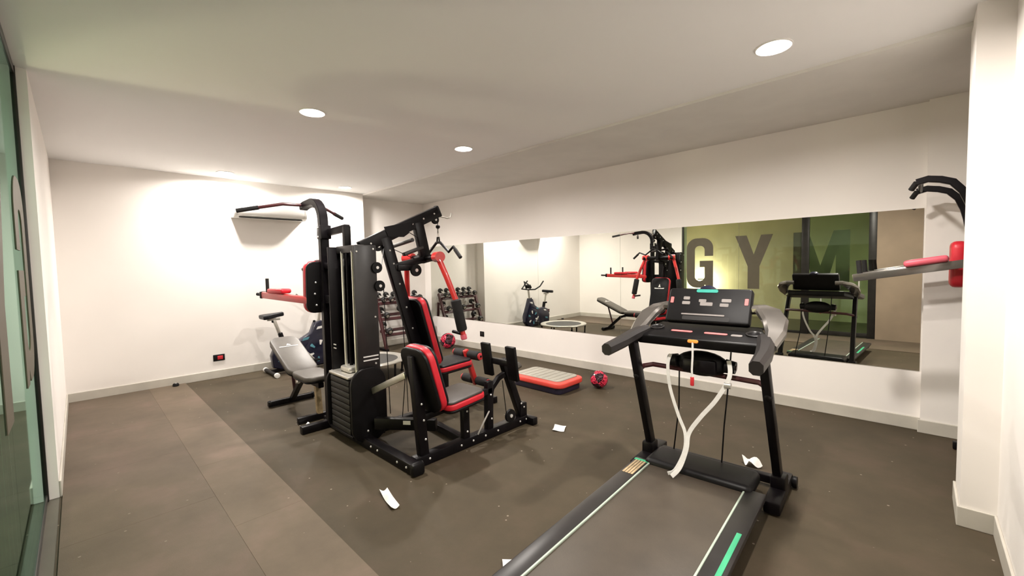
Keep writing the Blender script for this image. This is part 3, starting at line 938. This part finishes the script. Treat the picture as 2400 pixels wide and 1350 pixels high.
decal(rrect(0.13, 0.022, 0.010), -0.01, 0.098, 'teal_print', 'logo_strip')
tm().prism([(0.05 * math.cos(math.radians(a)), 0.05 * math.sin(math.radians(a)) * 0.55) for a in range(0, 181, 15)], fr @ Matrix.Translation((-0.01, 0.112, 0.0)), 0.045, 0.004).build('logo_crest', 'blue_gloss', disp)
for x in (-0.222, 0.222):
    decal(rrect(0.020, 0.042, 0.004), x, 0.03, 'rose_print', 'speed_strip')
for x, y, ww, hh in ((-0.13, 0.045, 0.04, 0.022), (-0.13, 0.012, 0.05, 0.022), (-0.03, 0.03, 0.045, 0.02), (-0.005, 0.008, 0.075, 0.024), (0.11, 0.035, 0.055, 0.022), (0.10, 0.005, 0.05, 0.022), (-0.02, -0.065, 0.26, 0.010)):
    decal(rrect(ww, hh, 0.005), x, y, 'grey_print', 'readout')
decal(rrect(0.28, 0.028, 0.008), 0.0, -0.09, 'cast_iron', 'key_shelf')
tray_m = Matrix.Translation((0, 0, 0.985)) @ Matrix.Rotation(math.radians(12), 4, 'X') @ Matrix.Translation((0, 0, 0.0335))
for x in (-0.115, 0.085):
    decal(rrect(0.13, 0.024, 0.011), x, -0.185, 'rose_print', 'key_row', tray_m, con)
decal(rrect(0.06, 0.03, 0.011), 0.20, -0.19, 'grey_print', 'stop_key', tray_m, con)
for s_ in (-1, 1):
    tm().lathe([(0.042, 0.0), (0.046, 0.006), (0.040, 0.008), (0.034, 0.001)], tray_m @ Vector((s_ * 0.285, -0.15, 0.0)), (0, -0.2, 1), 20, ring=True).build('cup_ring', 'grey_plastic', con)
# safety key
key = tm().prism(rrect(0.060, 0.020, 0.009), frame((0.0, -0.335, 0.945), (1, 0, 0), (0, 0.3, 1)), 0.012, 0.003).build('safety_key', 'orange_plastic', TM)
tm().tube([(0.0, -0.338, 0.94), (0.002, -0.345, 0.86), (-0.002, -0.345, 0.78), (0.0, -0.345, 0.735)], 0.006, 8).build('key_cord', 'white_fabric', key)
tm().box((0.0, -0.345, 0.71), (0.022, 0.014, 0.055), None, 0.006).build('key_clip', 'red_plastic', key)
# crossbar carrying the massager
tm().tube([(-0.372, -0.28, 0.70), (-0.36, -0.20, 0.725), (-0.31, -0.165, 0.735), (0.0, -0.16, 0.725), (0.31, -0.165, 0.715), (0.36, -0.20, 0.70), (0.372, -0.28, 0.68)], 0.016, 10).build('crossbar', 'maroon_steel', TM)
for s_ in (-1, 1):
    tm().ball((s_ * 0.375, -0.27, 0.67), 0.025, 1).build('bar_knob', 'black_plastic', TM)
tm().tube([(0.16, -0.12, 0.97), (0.15, -0.13, 0.76), (0.12, -0.13, 0.40), (0.10, -0.10, 0.16)], 0.005, 6).build('power_cable', 'black_plastic', TM)
tm().tube([(-0.16, -0.10, 0.74), (-0.17, -0.08, 0.45), (-0.22, -0.04, 0.12)], 0.005, 6).build('power_cable', 'black_plastic', TM)
mas = tm().ball((0.0, -0.17, 0.785), 0.1, 2, (1.55, 0.62, 0.78)).build('massager', 'black_plastic', TM)
tm().box((0.0, -0.215, 0.775), (0.20, 0.04, 0.09), None, 0.018).build('motor_cover', 'black_steel', mas)
for s_ in (-1, 1):
    tm().cyl((s_ * 0.14, -0.185, 0.79), (s_ * 0.195, -0.185, 0.785), 0.042, 0.036).build('drive_hub', 'black_plastic', mas)
    tm().cyl((s_ * 0.185, -0.185, 0.785), (s_ * 0.20, -0.185, 0.785), 0.014).build('hub_pin', 'maroon_steel', mas)


def strap(pts, wd, name, parent):
    P = [Vector(p) for p in pts]
    n = 6
    fine = []
    for i in range(len(P) - 1):
        p0, p1, p2, p3 = P[max(i - 1, 0)], P[i], P[i + 1], P[min(i + 2, len(P) - 1)]
        for k in range(n):
            u = k / n
            fine.append(0.5 * ((2 * p1) + (p2 - p0) * u + (2 * p0 - 5 * p1 + 4 * p2 - p3) * u * u + (3 * p1 - p0 - 3 * p2 + p3) * u ** 3))
    fine.append(P[-1])
    return tm().sweep(fine, wd, 0.005, up=(0, 1, 0.15)).build(name, 'white_fabric', parent)


belt1 = [(-0.175, -0.215, 0.83), (-0.185, -0.235, 0.76), (-0.165, -0.25, 0.62), (-0.105, -0.27, 0.46), (-0.055, -0.30, 0.37), (-0.05, -0.33, 0.27), (-0.085, -0.38, 0.165), (-0.12, -0.41, 0.142)]
belt2 = [(0.165, -0.215, 0.83), (0.175, -0.24, 0.74), (0.11, -0.26, 0.60), (0.03, -0.285, 0.485), (-0.03, -0.305, 0.38), (-0.035, -0.335, 0.29), (-0.06, -0.375, 0.185), (-0.09, -0.43, 0.141)]
strap(belt1, 0.020, 'massage_belt', TM)
strap(belt2, 0.024, 'massage_belt', TM)
tm().cyl((0.15, -0.245, 0.69), (0.185, -0.245, 0.69), 0.018).build('belt_buckle', 'chrome', TM)

# ================================================================== EXERCISE BIKE
BO = Vector((-6.28, 2.18, 0))
bk = thing('exercise_bike', BO, 'dark upright exercise bike standing along the back wall behind the multi gym', 'exercise bike')
b = lambda: MB()
body = [(-0.40, 0.10), (-0.42, 0.26), (-0.36, 0.40), (-0.22, 0.45), (-0.05, 0.43), (0.10, 0.52), (0.16, 0.66), (0.26, 0.68), (0.33, 0.50), (0.40, 0.33), (0.42, 0.16), (0.34, 0.07), (-0.30, 0.06)]
cov = b().prism(body, frame((0, 0, 0), (0, 1, 0), (0, 0, 1)), 0.11, 0.02).build('body_cover', 'blue_gloss', bk)
for s_ in (-1, 1):
    b().lathe([(0.19, 0.0), (0.20, 0.012), (0.14, 0.022), (0.10, 0.012), (0.02, 0.016)], (s_ * 0.052, 0.20, 0.25), (s_, 0, 0), 26).build('wheel_disc', 'blue_gloss', cov)
    for k in range(6):
        a = math.radians(60 * k + 20)
        c0 = Vector((s_ * 0.075, 0.20 + 0.12 * math.cos(a), 0.25 + 0.12 * math.sin(a)))
        b().prism([(-0.035, -0.010), (0.03, -0.022), (0.036, 0.0), (0.03, 0.022), (-0.035, 0.010)], frame(c0, (0, math.cos(a), math.sin(a)), (0, -math.sin(a), math.cos(a))), 0.004).build('decal', 'white_print' if k % 2 else 'teal_decal', cov, smooth=False)
    for (yy, zz, m_) in ((-0.25, 0.38, 'white_print'), (-0.30, 0.20, 'teal_decal'), (0.22, 0.58, 'white_print'), (0.02, 0.44, 'teal_decal')):
        b().prism([(-0.05, -0.012), (0.03, -0.02), (0.06, 0.01), (-0.02, 0.02)], frame((s_ * 0.0565, yy, zz), (0, 1, 0.25), (0, 0, 1)), 0.003).build('decal', m_, cov, smooth=False)
    crank = b().beam((s_ * 0.075, 0.02, 0.26), (s_ * 0.085, 0.02 + s_ * 0.10, 0.26 - s_ * 0.12), 0.02, 0.025, up=(1, 0, 0)).build('crank_arm', 'chrome', bk)
    b().box((s_ * 0.145, 0.02 + s_ * 0.10, 0.26 - s_ * 0.12), (0.09, 0.09, 0.025), None, 0.006).build('pedal', 'black_plastic', crank)
for yy in (-0.42, 0.42):
    st = b().tube([(-0.24, yy, 0.035), (0.24, yy, 0.035)], 0.026, 12).build('stabiliser', 'black_steel', bk)
    for s_ in (-1, 1):
        b().lathe([(0.026, -0.02), (0.033, -0.016), (0.033, 0.016), (0.026, 0.02)], (s_ * 0.24, yy, 0.034), (1, 0, 0)).build('end_cap', 'white_plastic', st)
b().beam((0, -0.42, 0.05), (0, 0.42, 0.05), 0.05, 0.045).build('base_beam', 'black_steel', bk)
b().beam((0, -0.22, 0.30), (0, -0.29, 0.56), 0.05, 0.055, up=(0, 1, 0)).build('seat_tube', 'black_steel', bk)
b().beam((0, -0.28, 0.50), (0, -0.355, 0.745), 0.034, 0.04, up=(0, 1, 0)).build('seat_post', 'rim_silver', bk)
b().ball((0.045, -0.305, 0.55), 0.022, 1).build('seat_knob', 'black_plastic', bk)
b().beam((0, -0.44, 0.755), (0, -0.28, 0.755), 0.034, 0.032).build('seat_slider', 'rim_silver', bk)
b().ball((0, -0.37, 0.725), 0.018, 1).build('slider_knob', 'black_plastic', bk)
sd = [(-0.10, -0.13), (0.10, -0.13), (0.115, -0.07), (0.07, 0.01), (0.032, 0.09), (0.022, 0.145), (-0.022, 0.145), (-0.032, 0.09), (-0.07, 0.01), (-0.115, -0.07)]
b().prism(sd, Matrix.Translation((0, -0.38, 0.805)) @ Matrix.Rotation(math.radians(6), 4, 'X'), 0.06, 0.018).build('saddle', 'black_vinyl', bk)
b().beam((0, 0.22, 0.60), (0, 0.265, 0.88), 0.034, 0.04, up=(0, 1, 0)).build('handlebar_post', 'rim_silver', bk)
b().ball((0, 0.17, 0.67), 0.02, 1).build('post_knob', 'black_plastic', bk)
hb = b().tube([(-0.24, 0.02, 1.06), (-0.24, 0.14, 0.95), (-0.20, 0.26, 0.885), (0, 0.275, 0.875), (0.20, 0.26, 0.885), (0.24, 0.14, 0.95), (0.24, 0.02, 1.06)], 0.015, 10).build('handlebar', 'black_foam', bk)
b().tube([(-0.06, 0.26, 0.885), (-0.05, 0.32, 1.0), (0.0, 0.40, 1.06), (0.05, 0.32, 1.0), (0.06, 0.26, 0.885)], 0.013, 8).build('inner_bar', 'black_foam', hb)
b().box((0, 0.25, 0.945), (0.13, 0.05, 0.09), Matrix.Rotation(math.radians(-35), 3, 'X'), 0.012).build('monitor', 'black_plastic', bk)

# ================================================================== WEIGHT BENCH
WO = Vector((-4.45, 1.53, 0))
wb = thing('weight_bench', WO, 'small adjustable weight bench with a grey padded backrest, beside the gym tower', 'weight bench')
bm_ = frame((-0.25, 0, 0.53), (0, 1, 0), (-0.62, 0, 0.27))
wp = MB().prism(rrect(0.29, 0.70, 0.09), bm_, 0.045, 0.014).build('backrest', 'grey_vinyl', wb)
MB().prism(rrect(0.28, 0.69, 0.085), bm_ @ Matrix.Translation((0, 0, -0.030)), 0.018, 0.004).build('backing_board', 'black_plastic', wp)
lg = bm_ @ Matrix.Translation((0, 0.14, 0.0238))
q = MB()
q.prism([(-0.02, 0.015), (0, 0.05), (0.022, 0.03), (0.025, 0.012), (0, 0.02)], lg, 0.002)
q.prism([(-0.095, -0.008), (0.095, -0.008), (0.09, 0.004), (0.0, 0.001), (-0.09, 0.004)], lg, 0.002)
q.build('emblem', 'white_print', wp, smooth=False)
wsn = MB().prism(rrect(0.42, 0.27, 0.07), Matrix.Translation((0.275, 0, 0.405)), 0.045, 0.014).build('seat', 'grey_vinyl', wb)
MB().prism(rrect(0.41, 0.26, 0.065), Matrix.Translation((0.275, 0, 0.375)), 0.018, 0.004).build('backing_board', 'black_plastic', wsn)
MB().sweep([(-0.33, 0, 0.045), (-0.20, 0, 0.16), (-0.05, 0, 0.29), (0.08, 0, 0.335), (0.46, 0, 0.335)], 0.05, 0.05, up=(0, 1, 0)).build('main_beam', 'black_steel', wb)
MB().beam((-0.35, -0.23, 0.035), (-0.35, 0.20, 0.035), 0.05, 0.055).build('rear_foot', 'black_steel', wb)
MB().beam((0.40, -0.20, 0.035), (0.40, 0.20, 0.035), 0.05, 0.055).build('front_foot', 'black_steel', wb)
MB().beam((0.40, 0, 0.05), (0.36, 0, 0.33), 0.05, 0.05, up=(0, 1, 0)).build('front_leg', 'sticker_tan', wb)
MB().beam((-0.24, 0, 0.14), (-0.36, 0, 0.545), 0.025, 0.03, up=(0, 1, 0)).build('support_strut', 'maroon_steel', wb)
for s_ in (-1, 1):
    MB().lathe([(0.03, -0.012), (0.036, 0), (0.03, 0.012)], (-0.35, s_ * 0.215, 0.036), (0, 1, 0)).build('foot_cap', 'black_plastic', wb)
MB().ball((0.02, -0.05, 0.30), 0.02, 1).build('adjust_knob', 'zinc_bolt', wb)

# ================================================================== TRAMPOLINE
t = thing('trampoline', (-5.18, 2.62, 0), 'low round mini trampoline with a pale rim, behind the multi gym', 'trampoline')
MB().tube([(0.45 * math.cos(2 * PI * k / 36), 0.45 * math.sin(2 * PI * k / 36), 0.215) for k in range(36)], 0.016, 8, closed=True).build('rim', 'rim_silver', t)
MB().lathe([(0.36, 0.222), (0.445, 0.232), (0.445, 0.226), (0.36, 0.217)], (0, 0, 0), seg=36, ring=True).build('spring_cover', 'rim_silver', t)
MB().lathe([(0.01, 0.214), (0.37, 0.218), (0.37, 0.215), (0.01, 0.210)], (0, 0, 0), seg=36).build('jumping_mat', 'mesh_mat', t)
for k in range(6):
    a = 2 * PI * k / 6 + 0.3
    lg_ = MB().cyl((0.43 * math.cos(a), 0.43 * math.sin(a), 0.01), (0.44 * math.cos(a), 0.44 * math.sin(a), 0.21), 0.014, seg=10).build('leg', 'black_steel', t)
    MB().lathe([(0.02, 0.0), (0.02, 0.03), (0.015, 0.035)], (0.43 * math.cos(a), 0.43 * math.sin(a), 0.0), seg=12).build('rubber_foot', 'black_plastic', lg_)

# ================================================================== DUMBBELL RACK
t = thing('dumbbell_rack', (-6.68, 4.05, 0), 'dark red three-tier dumbbell rack in the recess beside the mirror', 'dumbbell rack')
shelves = ((0.80, -0.10), (0.53, -0.02), (0.26, 0.05))
for s_ in (-1, 1):
    y = s_ * 0.455
    MB().beam((0.20, y, 0.03), (-0.12, y, 0.90), 0.045, 0.055, up=(1, 0, 0)).build('front_post', 'maroon_steel', t)
    MB().beam((-0.20, y, 0.03), (-0.14, y, 0.72), 0.04, 0.04, up=(1, 0, 0)).build('rear_post', 'maroon_steel', t)
    MB().beam((-0.22, y, 0.025), (0.24, y, 0.025), 0.045, 0.045).build('base_foot', 'black_steel', t)
for z, x in shelves:
    tr = MB().box((x + 0.055, 0, z), (0.035, 0.87, 0.05), Matrix.Rotation(math.radians(-22), 3, 'Y'), 0.006).build('front_rail', 'maroon_steel', t)
    MB().box((x - 0.085, 0, z + 0.06), (0.035, 0.87, 0.05), Matrix.Rotation(math.radians(-22), 3, 'Y'), 0.006).build('rear_rail', 'maroon_steel', t)


def dumbbell(name, loc, r, ln, label, group):
    e = thing(name, loc, label, 'dumbbell', group=group)
    e.rotation_euler = (0, math.radians(22), 0)
    MB().cyl((-ln / 2 + 0.03, 0, 0), (ln / 2 - 0.03, 0, 0), 0.015, seg=10).build('grip', 'chrome', e)
    for s_ in (-1, 1):
        hd = MB().lathe([(r * 0.82, -0.035), (r, -0.02), (r, 0.02), (r * 0.82, 0.035)], (s_ * (ln / 2 - 0.035), 0, 0), (1, 0, 0), 8).build('head', 'cast_iron', e)
        MB().lathe([(r * 0.5, 0.0), (r * 0.5, 0.003), (r * 0.3, 0.004)], (s_ * ln / 2, 0, 0), (s_, 0, 0), 10).build('end_disc', 'rim_silver', hd)
    return e


ord_ = ['first', 'second', 'third', 'fourth', 'fifth', 'sixth']
for row, (nn, nm) in enumerate(((6, 'top'), (3, 'middle'), (2, 'bottom'))):
    z, x = shelves[row]
    for k in range(nn):
        y = 4.05 - 0.37 + 0.74 * k / (nn - 1)
        r = 0.048 + 0.006 * row
        zc = z + 0.03 + 0.03 + r * 1.02
        dumbbell('dumbbell', (-6.68 + x - 0.015 + 0.025, y, zc), r, 0.27 + 0.015 * row,
                 'round-headed dumbbell on the %s tier of the rack, %s from the left' % (nm, ord_[k]), 'dumbbells on the rack')

# ================================================================== BALLS, STEP
def med_ball(loc, r, label, rot):
    e = thing('medicine_ball', loc, label, 'medicine ball', group='medicine balls on the floor')
    e.rotation_euler = rot
    bm = bmesh.new()
    bmesh.ops.create_uvsphere(bm, u_segments=32, v_segments=20, radius=r)
    segs = {0: [], 1: []}
    for f in bm.faces:
        c = f.calc_center_median()
        band = abs(c.z) < r * 0.42
        quad = (math.atan2(c.y, c.x) % PI) < PI / 2
        segs[0 if (band ^ quad) else 1].append([v.co.copy() for v in f.verts])
    bm.free()
    for key, nm, m_ in ((0, 'red_panel', 'ball_red'), (1, 'dark_panel', 'ball_black')):
        mb = MB()
        for f in segs[key]:
            n = len(mb.v)
            mb.v += f
            mb.f.append(tuple(range(n, n + len(f))))
        o = mb.build(nm, m_, e, angle=60)
        bm2 = bmesh.new()
        bm2.from_mesh(o.data)
        bmesh.ops.remove_doubles(bm2, verts=bm2.verts, dist=1e-5)
        bm2.to_mesh(o.data)
        bm2.free()
    mb = MB()
    mb.lathe([(r * 0.10, 0.0), (r * 0.10, 0.006), (r * 0.06, 0.007)], (0, 0, r - 0.003), (0, 0, 1), 12)
    mb.build('valve_badge', 'white_print', e)
    return e


med_ball((-5.90, 4.45, 0.132), 0.131, 'red and black medicine ball by the far corner of the mirror wall', (math.radians(70), math.radians(20), math.radians(-40)))
med_ball((-2.60, 4.08, 0.099), 0.098, 'small red and dark medicine ball beside the aerobic step', (math.radians(40), math.radians(-30), math.radians(20)))

t = thing('aerobic_step', (-3.11, 3.76, 0), 'aerobic step platform with grey top and bright red rim near the mirror wall', 'aerobic step')
MB().prism(rrect(0.70, 0.42, 0.07), Matrix.Translation((0, 0, 0.035)), 0.07, 0.01).build('base_block', 'step_navy', t)
rim_pts = rrect(0.76, 0.47, 0.09)
MB().prism(rim_pts, Matrix.Translation((0, 0, 0.100)), 0.06, 0.016).build('rim', 'step_red', t)
top_ = MB().prism(rrect(0.66, 0.385, 0.06), Matrix.Translation((-0.015, 0.012, 0.134)), 0.016, 0.006).build('tread', 'step_grey', t)
for k in range(-3, 4):
    MB().box((-0.015 + k * 0.085, 0.012, 0.1435), (0.02, 0.34, 0.004), None, 0.0015).build('grip_rib', 'step_grey', top_)

# ================================================================== POWER TOWER BEHIND THE COLUMN
t = thing('power_tower', (0.45, 4.18, 0), 'power tower with curved pull-up bars and red arm pads behind the right column', 'power tower')
for yy, zz in ((-0.22, 1.93), (0.24, 1.92)):
    MB().sweep([(-0.185, yy, 0.04), (-0.185, yy, 1.50), (-0.212, yy, 1.68), (-0.228, yy, 1.75), (-0.258, yy, 1.83), (-0.305, yy, zz - 0.035), (-0.36, yy, zz - 0.012), (-0.42, yy, zz), (-0.475, yy, zz - 0.015)], 0.042, 0.042, up=(0, 1, 0)).build('upright', 'black_steel', t)
    MB().beam((-0.245, yy, 0.03), (0.42, yy, 0.03), 0.05, 0.055).build('base_foot', 'black_steel', t)
    MB().cyl((-0.475, yy - 0.03, zz - 0.02), (-0.50, yy + 0.0, zz - 0.06), 0.017).build('end_grip', 'black_foam', t)
MB().cyl((-0.455, -0.24, 1.915), (-0.455, 0.26, 1.905), 0.014).build('pull_up_bar', 'black_steel', t)
MB().beam((-0.17, -0.22, 0.35), (-0.17, 0.24, 0.35), 0.05, 0.05).build('cross_brace', 'black_steel', t)
MB().beam((-0.175, -0.22, 1.34), (-0.175, 0.24, 1.34), 0.05, 0.06).build('back_brace', 'black_steel', t)
bp = MB().prism(rrect(0.26, 0.31, 0.05), frame((-0.262, 0.0, 1.36), (0, -1, 0), (0, 0, 1)), 0.075, 0.025).build('back_pad', 'red_vinyl', t)
for yy in (-0.2, 0.23):
    am = MB().beam((-0.19, yy, 1.375), (-0.80, yy, 1.27), 0.045, 0.055).build('dip_arm', 'gloss_grey', t)
    MB().box((-0.42, yy, 1.385), (0.22, 0.10, 0.045), Matrix.Rotation(math.radians(-9.8), 3, 'Y'), 0.018, 3).build('arm_pad', 'pink_vinyl', am)
    MB().cyl((-0.76, yy, 1.29), (-0.77, yy, 1.40), 0.016).build('upright_grip', 'black_foam', am)

# ================================================================== PAPERS ON THE FLOOR
def sheet(loc, w, l, rz, label, curl=0.012, name='paper_sheet'):
    bm = bmesh.new()
    bmesh.ops.create_grid(bm, x_segments=6, y_segments=6, size=0.5)
    for v in bm.verts:
        v.co.x *= w
        v.co.y *= l
        v.co.z = curl * (0.5 + 0.5 * math.sin(v.co.x / w * 4 + rz) * math.cos(v.co.y / l * 5)) + 0.002
    ex = bmesh.ops.solidify(bm, geom=bm.faces[:], thickness=0.0008)
    mb = MB()
    mb._bm(bm)
    o = mb.build(name, 'paper', None)
    o.location = loc
    o.rotation_euler = (0, 0, rz)
    return tag(o, label, 'paper')


sheet((-2.20, 2.82, 0.001), 0.10, 0.13, 0.5, 'small square of white paper on the floor between gym and treadmill')
sheet((-2.29, 1.25, 0.001), 0.05, 0.24, 1.35, 'narrow crumpled white paper strip on the floor in front of the multi gym', 0.03)
sheet((-1.03, 3.05, 0.001), 0.12, 0.045, -0.1, 'white card lying on the floor under the treadmill console')
sheet((-0.80, 3.17, 0.001), 0.09, 0.10, 0.7, 'crumpled white paper scrap by the right foot of the treadmill', 0.06)
sheet((-1.345, 1.365, 0.001), 0.055, 0.11, -0.7, 'white paper at the bottom edge, left of the treadmill belt', 0.015)
sheet((-3.93, 1.36, 0.001), 0.07, 0.09, 0.3, 'small white paper scrap on the floor left of the gym tower foot', 0.03)
